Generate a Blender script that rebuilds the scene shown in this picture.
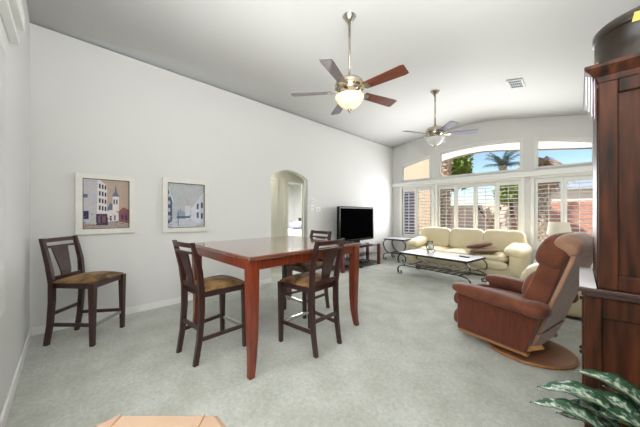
import bpy, bmesh, math, random
from mathutils import Vector, Matrix
random.seed(7)
PI = math.pi
C = bpy.context.scene.collection
sc = bpy.context.scene
for o in list(bpy.data.objects): bpy.data.objects.remove(o)

# ------------------------------------------------------------ camera
cam_d = bpy.data.cameras.new('camera'); cam = bpy.data.objects.new('camera', cam_d); C.objects.link(cam)
cam.location = (4.003, 0.282, 1.27); cam.rotation_euler = (PI/2, 0, math.radians(45.444))
cam_d.sensor_width = 36; cam_d.lens = 14.4; cam_d.clip_start = 0.02; cam_d.clip_end = 200
sc.camera = cam

# ------------------------------------------------------------ light and exposure
sc.view_settings.view_transform = 'Standard'; sc.view_settings.look = 'None'
sc.view_settings.gamma = 1; sc.view_settings.use_curve_mapping = False
sc.view_settings.exposure = 0.56
w = bpy.data.worlds.new('world'); sc.world = w; w.use_nodes = True
nt = w.node_tree; bg = nt.nodes['Background']
sky = nt.nodes.new('ShaderNodeTexSky'); sky.sky_type = 'NISHITA'; sky.sun_disc = False
sky.sun_elevation = math.radians(48); sky.sun_rotation = math.radians(200); sky.altitude = 400
sky.air_density = 1.0; sky.dust_density = 0.6; sky.ozone_density = 2.0
nt.links.new(sky.outputs[0], bg.inputs[0]); bg.inputs[1].default_value = 0.13
sun_d = bpy.data.lights.new('sun', 'SUN'); sun_d.energy = 4.2; sun_d.angle = 0.01; sun_d.color = (1, .95, .88)
sun = bpy.data.objects.new('sun', sun_d); C.objects.link(sun); sun.rotation_euler = (math.radians(40), 0, math.radians(-14))
def area(name, loc, rot, sx, sy, power, col=(1, 1, 1)):
    d = bpy.data.lights.new(name, 'AREA'); d.shape = 'RECTANGLE'; d.size = sx; d.size_y = sy; d.energy = power; d.color = col
    o = bpy.data.objects.new(name, d); C.objects.link(o); o.location = loc; o.rotation_euler = rot; return o
# added area lamp standing in for daylight at the near wall window
area('near_window_fill', (2.6, 0.04, 1.45), (PI/2, 0, 0), 1.6, 1.5, 20, (.95, .98, .98))
# added lamp out of view, aimed up to brighten the ceiling evenly
area('ceiling_fill', (4.05, 0.7, 1.8), (PI, 0, 0), .8, .8, 62, (.94, .97, .985))
# daylight entering at the far windows
area('window_daylight', (2.24, 7.25, 1.5), (-PI/2, 0, 0), 3.8, 1.2, 76, (.945, .975, 1))
# added unseen lamps that brighten the hall and the bedroom behind the arch
area('hall_fill', (-.55, 3.2, 2.42), (0, 0, 0), .3, .3, 9, (1, .95, .85))
area('bedroom_fill', (-2.6, 5.2, 2.3), (0, 0, 0), 1.5, 1.5, 120, (.95, .97, 1))

# ------------------------------------------------------------ helpers
def lin(c):
    c = c/255.0
    return c/12.92 if c <= .04045 else ((c+.055)/1.055)**2.4
def rgb(r, g, b): return (lin(r), lin(g), lin(b), 1)
def mat(name, col, rough=.6, metal=0, col2=None, scale=8, stretch=(1, 1, 1), bump=0, bscale=60, coat=0, trans=0, emit=0, detail=4, contrast=.25, sheen=0, shift=0):
    m = bpy.data.materials.new(name); m.use_nodes = True; n = m.node_tree.nodes; l = m.node_tree.links
    b = n['Principled BSDF']; b.inputs['Base Color'].default_value = col
    b.inputs['Roughness'].default_value = rough; b.inputs['Metallic'].default_value = metal
    b.inputs['Coat Weight'].default_value = coat; b.inputs['Coat Roughness'].default_value = .08
    b.inputs['Transmission Weight'].default_value = trans
    if sheen: b.inputs['Sheen Weight'].default_value = sheen; b.inputs['Sheen Roughness'].default_value = .4
    if emit: b.inputs['Emission Color'].default_value = col; b.inputs['Emission Strength'].default_value = emit
    tc = n.new('ShaderNodeTexCoord')
    mp = n.new('ShaderNodeMapping'); mp.inputs['Scale'].default_value = stretch
    l.new(tc.outputs['Object'], mp.inputs[0])
    if col2:
        nz = n.new('ShaderNodeTexNoise'); nz.inputs['Scale'].default_value = scale; nz.inputs['Detail'].default_value = detail
        l.new(mp.outputs[0], nz.inputs['Vector'])
        r = n.new('ShaderNodeValToRGB'); r.color_ramp.elements[0].position = .5+shift-contrast; r.color_ramp.elements[1].position = .5+shift+contrast
        r.color_ramp.elements[0].color = col; r.color_ramp.elements[1].color = col2
        l.new(nz.outputs['Fac'], r.inputs[0]); l.new(r.outputs[0], b.inputs['Base Color'])
        if emit: l.new(r.outputs[0], b.inputs['Emission Color'])
    if bump:
        nb = n.new('ShaderNodeTexNoise'); nb.inputs['Scale'].default_value = bscale; nb.inputs['Detail'].default_value = 5
        l.new(mp.outputs[0], nb.inputs['Vector'])
        bp = n.new('ShaderNodeBump'); bp.inputs['Strength'].default_value = bump; bp.inputs['Distance'].default_value = .01
        l.new(nb.outputs['Fac'], bp.inputs['Height']); l.new(bp.outputs[0], b.inputs['Normal'])
    return m
M = {}
M['wall'] = mat('wall_paint', rgb(219, 218, 215), .85, bump=.12, bscale=90)
M['farwall'] = M['wall']
M['ceiling'] = mat('ceiling_paint', rgb(226, 225, 222), .9, bump=.25, bscale=70)
M['hall'] = mat('hall_shaded_paint', rgb(205, 205, 192), .85)  # greenish shade of the hall put into the colour
M['trim'] = mat('white_trim', rgb(236, 236, 232), .45)
M['carpet'] = mat('carpet', rgb(184, 187, 175), .95, col2=rgb(208, 210, 201), scale=3.6, bump=1.0, bscale=240, contrast=.2, sheen=.2, detail=7)
def tufts(m, amount, scale):
    n = m.node_tree.nodes; l = m.node_tree.links; b = n['Principled BSDF']; src = b.inputs['Base Color'].links[0].from_socket
    nz = n.new('ShaderNodeTexNoise'); nz.inputs['Scale'].default_value = scale; nz.inputs['Detail'].default_value = 6; nz.inputs['Roughness'].default_value = .8
    tc = n.new('ShaderNodeTexCoord'); l.new(tc.outputs['Object'], nz.inputs['Vector'])
    mr = n.new('ShaderNodeMapRange'); mr.inputs['From Min'].default_value = .3; mr.inputs['From Max'].default_value = .7; mr.inputs['To Min'].default_value = 1-amount; mr.inputs['To Max'].default_value = 1+amount
    l.new(nz.outputs['Fac'], mr.inputs['Value']); mx = n.new('ShaderNodeVectorMath'); mx.operation = 'SCALE'
    l.new(src, mx.inputs[0]); l.new(mr.outputs[0], mx.inputs['Scale']); l.new(mx.outputs[0], b.inputs['Base Color'])
tufts(M['carpet'], .22, 34)
M['cherry'] = mat('cherry_wood', rgb(80, 28, 14), .22, col2=rgb(130, 54, 28), scale=5, stretch=(1, 12, 1), coat=.5)
M['cherry_leg'] = mat('cherry_leg_wood', rgb(80, 26, 12), .3, col2=rgb(140, 58, 30), scale=5, stretch=(9, 9, 1), coat=.4)
M['tabletop'] = mat('tabletop_wood', rgb(96, 54, 40), .14, col2=rgb(132, 82, 62), scale=4, stretch=(10, 1, 1), coat=.9)
M['espresso'] = mat('espresso_wood', rgb(36, 15, 13), .3, col2=rgb(66, 34, 28), scale=6, stretch=(8, 8, 1.2), coat=.35)
M['suede'] = mat('brown_suede', rgb(66, 42, 22), .9, col2=rgb(156, 118, 70), scale=9, bump=.15, bscale=40, contrast=.13, sheen=.1)
M['steel'] = mat('brushed_steel', rgb(200, 198, 192), .25, 1)
M['nickel'] = mat('nickel', rgb(206, 200, 188), .2, 1, col2=rgb(166, 156, 138), scale=20)
M['iron'] = mat('wrought_iron', rgb(62, 60, 66), .35, .8)
M['stone'] = mat('pale_stone', rgb(226, 226, 230), .25, col2=rgb(204, 204, 212), scale=6, coat=.5)
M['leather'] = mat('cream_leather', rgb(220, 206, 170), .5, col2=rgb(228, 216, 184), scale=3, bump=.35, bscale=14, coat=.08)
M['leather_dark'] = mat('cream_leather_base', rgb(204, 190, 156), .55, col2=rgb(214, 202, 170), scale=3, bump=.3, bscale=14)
M['cord_fabric'] = mat('brown_corduroy', rgb(80, 34, 17), .9, col2=rgb(116, 56, 32), scale=14, stretch=(5, 5, .5), bump=.5, bscale=40, sheen=.5, contrast=.3)
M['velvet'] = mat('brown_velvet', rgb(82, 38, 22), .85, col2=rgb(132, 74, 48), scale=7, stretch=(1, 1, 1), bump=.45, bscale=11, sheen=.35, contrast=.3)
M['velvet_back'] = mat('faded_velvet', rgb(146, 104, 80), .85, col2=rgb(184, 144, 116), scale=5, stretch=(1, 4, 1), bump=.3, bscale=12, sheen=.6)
M['oak'] = mat('oak_wood', rgb(150, 98, 54), .4, col2=rgb(186, 132, 80), scale=10, stretch=(1, 6, 6))
M['disc'] = mat('brown_disc', rgb(140, 96, 70), .5, col2=rgb(158, 112, 84), scale=5)
M['hutch'] = mat('hutch_wood', rgb(18, 8, 5), .45, col2=rgb(98, 52, 28), scale=3.6, stretch=(7, 7, .8), coat=0, shift=.05, contrast=.25, detail=8)
M['hutch'].node_tree.nodes['Principled BSDF'].inputs['Specular IOR Level'].default_value = .25
M['counter'] = mat('polished_counter', rgb(60, 32, 24), .2, coat=1)
M['tvblack'] = mat('tv_black', rgb(8, 8, 10), .25)
M['tvblack'].node_tree.nodes['Principled BSDF'].inputs['Specular IOR Level'].default_value = .25
M['screen'] = mat('tv_screen', rgb(5, 5, 6), .6)
M['screen'].node_tree.nodes['Principled BSDF'].inputs['Specular IOR Level'].default_value = .0
M['grey_plastic'] = mat('grey_plastic', rgb(170, 176, 184), .4)
M['dark_plastic'] = mat('dark_plastic', rgb(34, 34, 38), .4)
M['rosewood'] = mat('rosewood', rgb(92, 42, 36), .35, col2=rgb(120, 60, 50), scale=8, stretch=(5, 5, 1))
M['frame_white'] = mat('frame_white', rgb(228, 226, 219), .4, col2=rgb(216, 213, 204), scale=12)
M['blade'] = mat('blade_mahogany', rgb(84, 36, 20), .35, col2=rgb(134, 66, 38), scale=5, stretch=(1, 9, 9), coat=.4)
M['blade_sheen'] = mat('blade_grey_sheen', rgb(98, 84, 86), .4, col2=rgb(120, 104, 108), scale=5, stretch=(1, 9, 9), coat=.4)  # mahogany copy with a grey sheen put into the colour
M['blade_sky'] = mat('blade_sky_reflection', rgb(92, 84, 112), .5, col2=rgb(108, 100, 128), scale=5, stretch=(1, 9, 9))  # sky reflection on the blade undersides put into the colour
M['slate'] = mat('slate_blue_paint', rgb(72, 76, 98), .6)
M['blind'] = mat('beige_shade', rgb(212, 206, 190), .8, col2=rgb(204, 196, 178), scale=3)
M['tan'] = mat('tan_leather', rgb(176, 146, 122), .7, col2=rgb(188, 158, 134), scale=3, bump=.15, bscale=20)
M['tan_piping'] = mat('tan_piping', rgb(190, 148, 112), .6)
M['shade_white'] = mat('lamp_shade_linen', rgb(228, 220, 204), .8)
M['ceramic'] = mat('white_ceramic', rgb(225, 222, 214), .25, coat=.4)
M['paper'] = mat('white_glare_sheet', rgb(240, 236, 238), .7)
M['pink_paper'] = mat('pink_paper', rgb(214, 180, 190), .7)
M['blackdrum'] = mat('dark_lacquer', rgb(20, 14, 11), .35, col2=rgb(44, 32, 18), scale=6, stretch=(1, 1, 4), coat=.15)
M['brass'] = mat('brass', rgb(184, 156, 84), .3, 1)
M['stripe'] = mat('taupe_cushion', rgb(132, 106, 88), .85, col2=rgb(112, 84, 68), scale=8, stretch=(1, 10, 1))
M['cushion_brown'] = mat('brown_cushion', rgb(112, 78, 62), .85, col2=rgb(126, 92, 74), scale=12)
M['bedspread'] = mat('bedspread', rgb(222, 218, 208), .85, bump=.3, bscale=10)
M['lilac'] = mat('lilac_pillow', rgb(150, 148, 172), .85)
M['stucco'] = mat('tan_stucco', rgb(212, 188, 160), .9, bump=.4, bscale=60)
M['soffit'] = mat('soffit_paint', rgb(238, 228, 212), .85)
M['blockwall'] = mat('pink_block', rgb(206, 168, 146), .9, col2=rgb(216, 182, 160), scale=4)
M['redbrick'] = mat('red_brick', rgb(160, 96, 78), .9, col2=rgb(176, 112, 92), scale=8)
M['concrete'] = mat('patio_concrete', rgb(206, 196, 180), .85, col2=rgb(190, 180, 164), scale=3)
M['gravel'] = mat('gravel', rgb(196, 168, 140), .95, col2=rgb(170, 144, 120), scale=40)
M['bark'] = mat('palm_boots', rgb(178, 146, 116), .9, col2=rgb(240, 224, 200), scale=14, contrast=.12)
M['deadfrond'] = mat('dry_frond', rgb(176, 142, 106), .85, col2=rgb(206, 178, 142), scale=10)
M['frond'] = mat('blue_green_frond', rgb(120, 138, 130), .6, col2=rgb(96, 118, 98), scale=10)
M['leafgreen'] = mat('tree_leaf', rgb(120, 150, 66), .6, col2=rgb(172, 188, 100), scale=3)
M['leafolive'] = mat('olive_leaf', rgb(132, 142, 92), .6, col2=rgb(160, 166, 116), scale=3)
M['branch'] = mat('brown_branch', rgb(112, 78, 58), .9, col2=rgb(136, 98, 74), scale=12)
M['petiole'] = mat('green_stem', rgb(120, 158, 92), .5)
M['terracotta'] = mat('terracotta', rgb(160, 98, 70), .8)
M['soil'] = mat('soil', rgb(50, 38, 28), .95, bump=.5)
def glass_mat(name, tint=(1, 1, 1, 1), rough=0):
    m = bpy.data.materials.new(name); m.use_nodes = True; n = m.node_tree.nodes; l = m.node_tree.links
    n.remove(n['Principled BSDF']); out = n['Material Output']
    t = n.new('ShaderNodeBsdfTransparent'); t.inputs[0].default_value = tint
    g = n.new('ShaderNodeBsdfGlossy'); g.inputs['Roughness'].default_value = .03
    lw = n.new('ShaderNodeLayerWeight'); lw.inputs[0].default_value = .15
    mx = n.new('ShaderNodeMixShader'); l.new(lw.outputs['Fresnel'], mx.inputs[0]); l.new(t.outputs[0], mx.inputs[1]); l.new(g.outputs[0], mx.inputs[2])
    l.new(mx.outputs[0], out.inputs[0]); return m
M['pane'] = glass_mat('window_glass', (.97, .98, .98, 1))
M['tableglass'] = glass_mat('shelf_glass', (.72, .8, .84, 1))
M['vaseglass'] = glass_mat('clear_glass', (.9, .92, .92, 1))
# frosted bowls: lit and unlit
M['bowl_lit'] = mat('lit_frosted_glass', (1, .80, .55, 1), .4, emit=.32)
M['bowl'] = mat('frosted_glass', rgb(232, 230, 226), .35, coat=.3)
# variegated leaf: silver blotches inside a green border, along the leaf's own x (length) and y (width)
def leaf_mat():
    m = mat('variegated_leaf', rgb(60, 96, 66), .35, coat=.3)
    n = m.node_tree.nodes; l = m.node_tree.links; b = n['Principled BSDF']
    uv = n.new('ShaderNodeUVMap'); sep = n.new('ShaderNodeSeparateXYZ'); l.new(uv.outputs[0], sep.inputs[0])
    nz = n.new('ShaderNodeTexNoise'); nz.inputs['Scale'].default_value = 55; nz.inputs['Detail'].default_value = 3
    tc = n.new('ShaderNodeTexCoord'); l.new(tc.outputs['Object'], nz.inputs['Vector'])
    sub = n.new('ShaderNodeMath'); sub.operation = 'SUBTRACT'; l.new(sep.outputs[1], sub.inputs[0]); sub.inputs[1].default_value = .5
    ab = n.new('ShaderNodeMath'); ab.operation = 'ABSOLUTE'; l.new(sub.outputs[0], ab.inputs[0])
    mul = n.new('ShaderNodeMath'); mul.operation = 'MULTIPLY_ADD'; l.new(ab.outputs[0], mul.inputs[0]); mul.inputs[1].default_value = -.55; l.new(nz.outputs['Fac'], mul.inputs[2])
    r = n.new('ShaderNodeValToRGB'); e = r.color_ramp.elements
    e[0].position = .36; e[0].color = rgb(46, 80, 54); e[1].position = .56; e[1].color = rgb(204, 210, 172)
    x = r.color_ramp.elements.new(.47); x.color = rgb(146, 166, 158)
    l.new(mul.outputs[0], r.inputs[0]); l.new(r.outputs[0], b.inputs['Base Color']); return m
M['leaf'] = leaf_mat()
# brick pattern for the block walls
def brick_mat(name, c1, c2, mort, sx):
    m = mat(name, c1, .9); n = m.node_tree.nodes; l = m.node_tree.links
    br = n.new('ShaderNodeTexBrick'); br.inputs['Color1'].default_value = c1; br.inputs['Color2'].default_value = c2; br.inputs['Mortar'].default_value = mort
    br.inputs['Scale'].default_value = sx; br.inputs['Mortar Size'].default_value = .012
    tc = n.new('ShaderNodeTexCoord'); mp = n.new('ShaderNodeMapping'); mp.inputs['Rotation'].default_value = (PI/2, 0, 0)
    l.new(tc.outputs['Object'], mp.inputs[0]); l.new(mp.outputs[0], br.inputs['Vector']); l.new(br.outputs[0], n['Principled BSDF'].inputs['Base Color']); return m
M['blockwall'] = brick_mat('block_wall', rgb(242, 218, 202), rgb(236, 208, 190), rgb(248, 236, 226), 2.6)
M['redbrick'] = brick_mat('brick_wall', rgb(198, 140, 120), rgb(186, 126, 108), rgb(232, 206, 190), 4)

def tag(o, label=None, cat=None, group=None, kind=None):
    if label: o['label'] = label
    if cat: o['category'] = cat
    if group: o['group'] = group
    if kind: o['kind'] = kind
    return o
def thing(name, label, cat, loc=(0, 0, 0), rz=0, group=None):
    o = bpy.data.objects.new(name, None); C.objects.link(o); o.location = loc; o.rotation_euler = (0, 0, rz); o.empty_display_size = .1
    return tag(o, label, cat, group)
def struct_empty(name, loc=(0, 0, 0)):
    o = bpy.data.objects.new(name, None); C.objects.link(o); o.location = loc; o['kind'] = 'structure'; return o
def put(name, bm, m, parent=None, bevel=0, smooth=False, seg=2, sub=0):
    me = bpy.data.meshes.new(name); bmesh.ops.recalc_face_normals(bm, faces=bm.faces); bm.to_mesh(me); bm.free()
    for k in (m if isinstance(m, (list, tuple)) else [m]): me.materials.append(M[k])
    o = bpy.data.objects.new(name, me); C.objects.link(o)
    if parent: o.parent = parent
    if smooth: me.polygons.foreach_set('use_smooth', [True]*len(me.polygons))
    if bevel:
        b = o.modifiers.new('bevel', 'BEVEL'); b.width = bevel; b.segments = seg; b.limit_method = 'ANGLE'; b.angle_limit = math.radians(40)
    if sub:
        s = o.modifiers.new('sub', 'SUBSURF'); s.levels = sub; s.render_levels = sub
    return o
def struct(name, bm, m, **k): return tag(put(name, bm, m, **k), kind='structure')
def bx(bm, x0, y0, z0, x1, y1, z1, mi=0):
    v = [bm.verts.new(p) for p in ((x0, y0, z0), (x1, y0, z0), (x1, y1, z0), (x0, y1, z0), (x0, y0, z1), (x1, y0, z1), (x1, y1, z1), (x0, y1, z1))]
    for f in ((0, 3, 2, 1), (4, 5, 6, 7), (0, 1, 5, 4), (1, 2, 6, 5), (2, 3, 7, 6), (3, 0, 4, 7)):
        bm.faces.new([v[i] for i in f]).material_index = mi
    return v
def hexa(bm, bottom, top):
    v = [bm.verts.new(p) for p in list(bottom)+list(top)]
    for f in ((0, 3, 2, 1), (4, 5, 6, 7), (0, 1, 5, 4), (1, 2, 6, 5), (2, 3, 7, 6), (3, 0, 4, 7)): bm.faces.new([v[i] for i in f])
def box(*a): bm = bmesh.new(); bx(bm, *a); return bm
def sections(bm, secs, close=True):
    """loft: list of rings (lists of points)"""
    rings = [[bm.verts.new(p) for p in s] for s in secs]; n = len(rings[0])
    for a, b in zip(rings[:-1], rings[1:]):
        for i in range(n): bm.faces.new((a[i], a[(i+1) % n], b[(i+1) % n], b[i]))
    if close: bm.faces.new(rings[0][::-1]); bm.faces.new(rings[-1])
def lathe(bm, prof, cx=0, cy=0, seg=32, z0=0):
    rings = []
    for r, z in prof:
        rings.append([bm.verts.new((cx+r*math.cos(2*PI*i/seg), cy+r*math.sin(2*PI*i/seg), z0+z)) for i in range(seg)])
    for a, b in zip(rings[:-1], rings[1:]):
        for i in range(seg): bm.faces.new((a[i], a[(i+1) % seg], b[(i+1) % seg], b[i]))
    bm.faces.new(rings[0][::-1]); bm.faces.new(rings[-1])
def sweep(bm, pts, w_, h_, up=Vector((0, 1, 0)), n=4, taper=None):
    """bar (n=4: w along 'up', h across) or tube along a path"""
    pts = [Vector(p) for p in pts]; secs = []
    for i, p in enumerate(pts):
        t = (pts[min(i+1, len(pts)-1)]-pts[max(i-1, 0)]).normalized()
        s = t.cross(up);  s = s.normalized() if s.length > 1e-4 else Vector((1, 0, 0)); u = s.cross(t).normalized()
        k = 1 if taper is None else taper[0]+(taper[1]-taper[0])*i/(len(pts)-1)
        if n == 4: secs.append([p+u*(w_*k*a)/2+s*(h_*k*b)/2 for a, b in ((-1, -1), (1, -1), (1, 1), (-1, 1))])
        else: secs.append([p+u*(w_*k/2*math.cos(2*PI*j/n))+s*(h_*k/2*math.sin(2*PI*j/n)) for j in range(n)])
    sections(bm, secs)
def smoothpath(pts, k=6):
    P = [Vector(p) for p in pts]; out = []
    for i in range(len(P)-1):
        a, b, c, d = P[max(i-1, 0)], P[i], P[i+1], P[min(i+2, len(P)-1)]
        for j in range(k):
            t = j/k; out.append(.5*((2*b)+(-a+c)*t+(2*a-5*b+4*c-d)*t*t+(-a+3*b-3*c+d)*t**3))
    out.append(P[-1]); return out
def pillow(bm, c, s, e=2.6, ez=None, nu=28, nv=16, rot=None, puff=0, seed=0):
    """superellipsoid cushion: centre c, half sizes s"""
    ez = ez or e; c = Vector(c); sg = lambda v, p: math.copysign(abs(v)**p, v); rings = []; rnd = random.Random(seed)
    ph = rnd.random()*6
    for j in range(nv+1):
        t = -PI/2+PI*j/nv; ct, st = sg(math.cos(t), 2/ez), sg(math.sin(t), 2/ez); ring = []
        for i in range(nu):
            a = 2*PI*i/nu; x, y = sg(math.cos(a), 2/e)*ct, sg(math.sin(a), 2/e)*ct
            k = 1+puff*math.sin(5*a+ph)*math.cos(t)
            v = Vector((s[0]*x*k, s[1]*y*k, s[2]*st))
            if rot is not None: v = rot @ v
            ring.append(v+c)
        rings.append(ring)
    V = [[bm.verts.new(p) for p in r] for r in rings[1:-1]]; b0 = bm.verts.new(rings[0][0]); b1 = bm.verts.new(rings[-1][0])
    for a, b in zip(V[:-1], V[1:]):
        for i in range(nu): bm.faces.new((a[i], a[(i+1) % nu], b[(i+1) % nu], b[i]))
    for i in range(nu): bm.faces.new((b0, V[0][(i+1) % nu], V[0][i])); bm.faces.new((b1, V[-1][i], V[-1][(i+1) % nu]))
def pil(*a, **k): bm = bmesh.new(); pillow(bm, *a, **k); return bm
def plate(outer, holes, t0, t1, axis):
    """flat plate with holes. axis 'x': points are (y,z), thickness x from t0 to t1; 'y': points (x,z)"""
    cu = bpy.data.curves.new('tmp', 'CURVE'); cu.dimensions = '2D'; cu.fill_mode = 'BOTH'; cu.extrude = abs(t1-t0)/2
    for loop in [outer]+holes:
        sp = cu.splines.new('POLY'); sp.points.add(len(loop)-1); sp.use_cyclic_u = True
        for p, q in zip(sp.points, loop): p.co = (q[0], q[1], 0, 1)
    ob = bpy.data.objects.new('tmp', cu); C.objects.link(ob); dg = bpy.context.evaluated_depsgraph_get(); dg.update()
    me = bpy.data.meshes.new_from_object(ob.evaluated_get(dg)); bm = bmesh.new(); bm.from_mesh(me)
    bpy.data.objects.remove(ob); bpy.data.curves.remove(cu); bpy.data.meshes.remove(me)
    bmesh.ops.remove_doubles(bm, verts=bm.verts, dist=1e-5)
    mid = (t0+t1)/2
    for v in bm.verts:
        a, b, c = v.co
        v.co = (mid+c, a, b) if axis == 'x' else (a, mid+c, b)
    return bm
def rect(a0, b0, a1, b1): return [(a0, b0), (a1, b0), (a1, b1), (a0, b1)]
def dup(root, loc, rz, label=None, group=None):
    r = root.copy(); C.objects.link(r); r.location = loc; r.rotation_euler = (0, 0, rz)
    if label: r['label'] = label
    if group: r['group'] = group
    for ch in list(root.children):
        c = ch.copy(); C.objects.link(c); c.parent = r
        for g in list(ch.children):
            d = g.copy(); C.objects.link(d); d.parent = c
    return r

# ------------------------------------------------------------ the room
XR, YF = 4.58, 7.35                      # right wall, far wall
RX, RZ = 2.2, 3.52                       # ridge
zl = lambda x: 3.26+(RZ-3.26)*x/RX if x <= RX else RZ-.19*(x-RX)
struct('floor', box(0, 0, -.1, XR, YF, 0), 'carpet')
bm = bmesh.new()
under = [(-.15, 3.242)]+[(x, zl(x)-.05*(1-abs(x-RX)/.6)**2) for x in [RX-.6+.1*i for i in range(13)]]+[(XR+.15, zl(XR+.15))]
sections(bm, [[(x, y, z) for x, z in under]+[(XR+.15, y, 3.8), (-.15, y, 3.8)] for y in (-.15, YF+.15)])
co = struct('ceiling', bm, 'ceiling')
for p in co.data.polygons: p.use_smooth = p.normal.z < -.9
# long wall with the arched opening
A0, A1 = 2.954, 3.86
arch = [(A0, 0.0), (A0, 1.97)]+[(A0+(A1-A0)*i/16, 1.97+.15*math.sin(PI*i/16)**.8) for i in range(1, 16)]+[(A1, 1.97), (A1, 0.0)]
outer = [(-.15, 0), (A0, 0)]+arch[1:-1]+[(A1, 0), (YF+.15, 0), (YF+.15, 3.26), (-.15, 3.26)]
bm = plate([(-.15, 0)]+arch+[(YF+.15, 0), (YF+.15, 3.25), (-.15, 3.25)], [], -.12, 0, 'x')
struct('wall_left', bm, 'wall')
# near wall (left edge of the photo), behind the camera
gable = lambda y: [(0, 0), (XR, 0), (XR, zl(XR)), (RX, RZ), (0, 3.26)]
struct('wall_back', plate(gable(0), [rect(1.46, .66, 3.4, 2.28)], -.15, 0, 'y'), 'wall')
struct('wall_right', box(XR, -.15, 0, XR+.15, YF+.15, zl(XR)), 'wall')
# far wall with its windows
atop = lambda x: 2.95-.075*(x-2.24)**2
def archwin(x0, x1): return [(x0, 2.22), (x1, 2.22)]+[(x1+(x0-x1)*i/12, atop(x1+(x0-x1)*i/12)) for i in range(13)]
ups = [(0.27, 1.12), (1.36, 3.11), (3.34, 4.2)]
lows = [(0.27, 1.2, 2), (1.30, 3.12, 4), (3.30, 4.25, 2)]
SILL, HEAD = .55, 2.04
struct('wall_far', plate(gable(0), [archwin(*u) for u in ups]+[rect(a, SILL, b, HEAD) for a, b, n_ in lows], YF, YF+.15, 'y'), 'farwall')
# ledge over the lower windows
bm = box(.0, YF-.09, 2.06, XR, YF-.001, 2.17); struct('trim_1', bm, 'trim', bevel=.012)
wi = 0
for i, (a, b) in enumerate(ups):
    wi += 1
    W = struct_empty('window_%d' % wi, ((a+b)/2, YF, 2.22)); W0 = -(a+b)/2
    inner = archwin(a+.04, b-.04); inner = [(x, z if z > 2.3 else 2.26) for x, z in inner]; inner = [(x, z-.045 if z > 2.3 else z) for x, z in inner]
    bm = plate(archwin(a, b), [inner], YF+.03, YF+.09, 'y'); bmesh.ops.translate(bm, vec=(W0, -YF, -2.22), verts=bm.verts)
    put('window_frame', bm, 'trim', W)
    # slim interior casing bead
    out2 = [(x+(-.018 if x < (a+b)/2 else .018), z+(.018 if z > 2.3 else 0)) for x, z in archwin(a, b)]
    bm = plate(out2, [archwin(a+.001, b-.001)], YF-.012, YF+.001, 'y'); bmesh.ops.translate(bm, vec=(W0, -YF, -2.22), verts=bm.verts)
    put('casing', bm, 'trim', W)
    bm = plate(inner, [], YF+.055, YF+.06, 'y'); bmesh.ops.translate(bm, vec=(W0, -YF, -2.22), verts=bm.verts)
    put('pane', bm, 'pane', W)
def shutter(parent, x0, x1, y, z0, z1, tilt, nm='shutter_panel'):
    st = .045; bm = bmesh.new()
    bx(bm, x0, y-.014, z0, x0+st, y+.014, z1); bx(bm, x1-st, y-.014, z0, x1, y+.014, z1)
    bx(bm, x0+st, y-.014, z0, x1-st, y+.014, z0+.09); bx(bm, x0+st, y-.014, z1-.09, x1-st, y+.014, z1)
    zz = z0+.09+.045; n = int((z1-z0-.18)/.085); sp = (z1-z0-.18)/n
    for k in range(n):
        zc = z0+.09+sp*(k+.5); R_ = Matrix.Rotation(tilt, 3, 'X'); ring = []
        for yy, zz in ((-.043, 0), (-.02, .0055), (.02, .0055), (.043, 0), (.02, -.0055), (-.02, -.0055)):
            ring.append(R_ @ Vector((0, yy, zz)))
        sections(bm, [[(xx, y+p.y, zc+p.z) for p in ring] for xx in (x0+st, x1-st)])
    o = put(nm, bm, 'trim', parent)
    put('tilt_rod', box((x0+x1)/2-.006, y-.062, z0+.13, (x0+x1)/2+.006, y-.05, z1-.13), 'trim', o)
    return o
tilts = [.22, .22, .2, .18, .24, .28, .2, .22]
ti = 0
for a, b, n_ in lows:
    wi += 1
    W = struct_empty('window_%d' % wi, ((a+b)/2, YF, SILL)); mx = (a+b)/2
    L = lambda bm: (bmesh.ops.translate(bm, vec=(-mx, -YF, -SILL), verts=bm.verts), bm)[1]
    put('window_frame', L(plate(rect(a, SILL, b, HEAD), [rect(a+.035, SILL+.035, b-.035, HEAD-.035)], YF+.10, YF+.15, 'y')), 'trim', W)
    put('pane', L(box(a+.035, YF+.12, SILL+.035, b-.035, YF+.125, HEAD-.035)), 'pane', W)
    put('casing', L(plate(rect(a-.04, SILL-.05, b+.04, HEAD+.02), [rect(a+.025, SILL+.03, b-.025, HEAD-.03)], YF-.02, YF+.02, 'y')), 'trim', W)
    for k in range(n_):
        x0 = a+.028+(b-a-.056)*k/n_+.003; x1 = a+.028+(b-a-.056)*(k+1)/n_-.003
        s = shutter(W, x0-mx, x1-mx, .04-.0, .035, HEAD-SILL-.035, tilts[ti]); ti += 1
# baseboards
bm = bmesh.new(); bx(bm, 0.001, 0.015, 0, .014, A0, .085); bx(bm, .001, A1, 0, .014, YF-.001, .085); struct('baseboard_left', bm, 'trim')
struct('baseboard_back', box(.014, .001, 0, XR, .014, .085), 'trim')
struct('baseboard_far', box(.014, YF-.015, 0, XR, YF-.001, .085), 'trim')
# near wall window with a drawn shade, and the cornice box over it
W = struct_empty('window_7', (2.4, 0, .66))
put('window_frame', plate(rect(-.94, 0, 1.0, 1.62), [rect(-.91, .03, .97, 1.59)], -.12, -.06, 'y'), 'trim', W)
put('pane', box(-.91, -.09, .03, .97, -.085, 1.59), 'pane', W)
put('roller_shade', box(-.90, -.055, .01, .98, -.05, 1.60), 'blind', W)
cb = thing('cornice_box', 'white window cornice box high at the left edge of the photo', 'cornice box', (2.35, 0, 2.43))
put('box', box(-1.03, .001, .09, 1.03, .07, .2), 'trim', cb, bevel=.004)
put('ledge', box(-1.06, .001, 0, 1.06, .045, .03), 'trim', cb, bevel=.004)
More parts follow.
